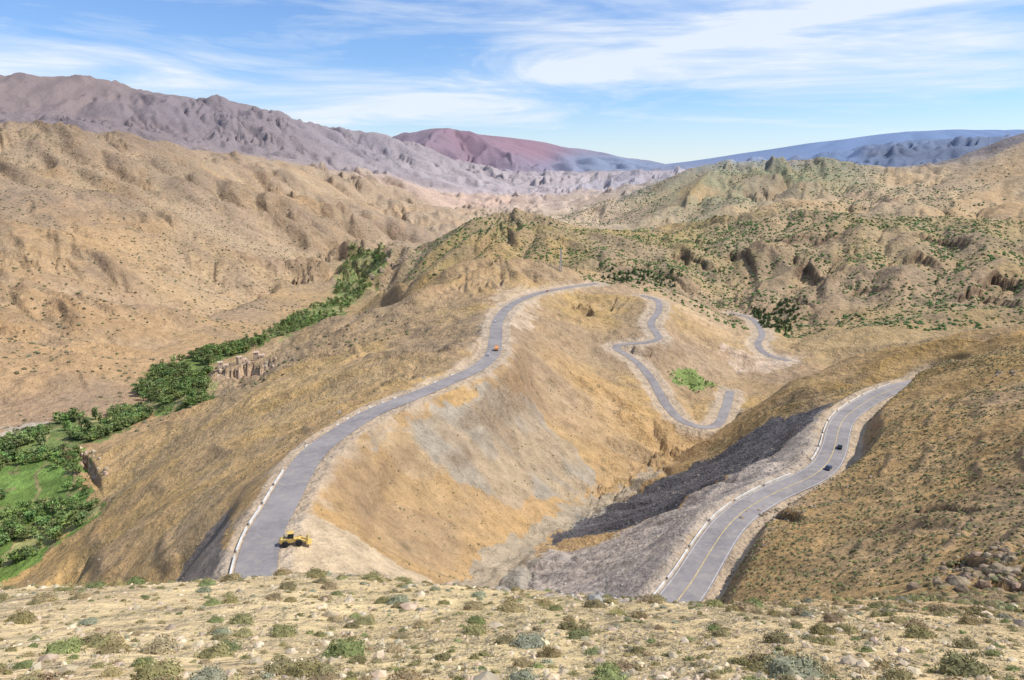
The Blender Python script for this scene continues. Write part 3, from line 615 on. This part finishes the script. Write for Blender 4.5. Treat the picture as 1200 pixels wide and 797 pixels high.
for u,v,rz in ((462,312,.3),(455,306,.8),(470,308,.1),(448,318,.5),(476,304,.3),(436,326,.2),(262,432,.4),(284,425,.7),(304,420,.2)):
    h=hit(u,v,400); e=empty('mud_house',(h[0],h[1],h[2]-.3),rz)
    addobj([('walls','prism',([(-5,-2),(5,-2),(5,4.2),(-5,4.2)],7),M_mud),('upper_storey','prism',([(-5,4.2),(0,4.2),(0,7),(-5,7)],6.6),M_mud),('parapet','prism',([(-5.2,7),(.2,7),(.2,7.3),(-5.2,7.3)],7),M_mud),
      ('door','prism',([(-1,0.3),(0,.3),(0,2.5),(-1,2.5)],7.1),M_dk),('window','prism',([(2,1.8),(3,1.8),(3,3),(2,3)],7.1),M_gl),('upper_window','prism',([(-3,5),(-2,5),(-2,6.2),(-3,6.2)],6.7),M_gl)],e)
for u,v in ((497,447),(398,488)):
    h=hit(u,v,150); e=empty('road_sign',h,.4)
    addobj([('post','tube',[((0,0,0),(0,0,2.6),.06)],M_dk),('panel','prism',([(-.6,1.7),(.6,1.7),(.6,2.9),(-.6,2.9)],.1),M_w)],e)
# ---------------- sky, sun, camera -----------------
SE,SA=math.radians(50),math.radians(91)
w=bpy.data.worlds.new('World'); bpy.context.scene.world=w; w.use_nodes=True; t=w.node_tree; bg=t.nodes['Background']
class WS(NT_):
    def __init__(s): s.t=t
s=WS(); sky=s.n('ShaderNodeTexSky',sky_type='NISHITA'); sky.sun_disc=False; sky.sun_elevation=SE; sky.sun_rotation=SA; sky.altitude=1800; sky.air_density=1.3; sky.dust_density=.4; sky.ozone_density=2.5
tc=s.n('ShaderNodeTexCoord').outputs['Generated']; sx=s.n('ShaderNodeSeparateXYZ'); s.l(tc,sx.inputs[0]); x_,z_=sx.outputs[0],sx.outputs[2]
mp=s.n('ShaderNodeMapping'); mp.inputs['Rotation'].default_value=(0,math.radians(14),0); mp.inputs['Scale'].default_value=(1.6,1.6,11); s.l(tc,mp.inputs[0])
n1=s.n('ShaderNodeTexNoise'); n1.inputs['Scale'].default_value=1.7; n1.inputs['Detail'].default_value=9; n1.inputs['Roughness'].default_value=.6; n1.inputs['Distortion'].default_value=.6; s.l(mp.outputs[0],n1.inputs['Vector'])
mp2=s.n('ShaderNodeMapping'); mp2.inputs['Rotation'].default_value=(0,math.radians(11),0); mp2.inputs['Scale'].default_value=(5,5,60); s.l(tc,mp2.inputs[0])
n2=s.n('ShaderNodeTexNoise'); n2.inputs['Scale'].default_value=1.5; n2.inputs['Detail'].default_value=6; n2.inputs['Distortion'].default_value=1.; s.l(mp2.outputs[0],n2.inputs['Vector'])
cl=s.rng(n1.outputs['Fac'],.40,.66,0,1); fine=s.rng(n2.outputs['Fac'],.3,.7,.5,1.1); cl=s.math('MULTIPLY',cl,fine)
def band(z0,sl,wd,am):
    d=s.math('SUBTRACT',s.math('SUBTRACT',z_,z0),s.math('MULTIPLY',x_,sl)); d=s.math('DIVIDE',d,wd); d=s.math('MULTIPLY',d,d); g_=s.math('EXPONENT',s.math('MULTIPLY',d,-1.)); return s.math('MULTIPLY',s.math('MULTIPLY',g_,am),s.rng(n1.outputs['Fac'],.3,.6,.2,1))
tot=s.math('ADD',cl,band(.115,.19,.015,.7)); tot=s.math('ADD',tot,band(.12,.05,.035,.45))
hz=s.rng(z_,0,.09,.75,0.05); tot=s.math('MAXIMUM',tot,hz); tot=s.math('MULTIPLY',s.math('MINIMUM',tot,1.),.88)
skyc=s.mix(1.,sky.outputs[0],(.8,1.03,1.38),'MULTIPLY')
fin=s.mix(tot,skyc,(7.5,8.1,8.8))
s.l(fin,bg.inputs['Color']); bg.inputs['Strength'].default_value=.115
sun=bpy.data.lights.new('sun','SUN'); sun.energy=5.0; sun.angle=math.radians(.5); sun.color=(1,.96,.9); so=bpy.data.objects.new('sun',sun); C.objects.link(so)
from mathutils import Vector
dv=Vector((math.sin(SA)*math.cos(SE),math.cos(SA)*math.cos(SE),math.sin(SE))); so.rotation_euler=dv.to_track_quat('Z','Y').to_euler()
cam=bpy.data.cameras.new('camera'); co=bpy.data.objects.new('camera',cam); C.objects.link(co); cam.lens=24; cam.sensor_width=36; co.rotation_euler=(math.pi/2-PITCH,0,0); cam.clip_start=.1; cam.clip_end=80000
bpy.context.scene.camera=co
sc=bpy.context.scene; sc.view_settings.view_transform='Standard'; sc.view_settings.look='None'; sc.view_settings.exposure=0
print('done',time.time()-T0)
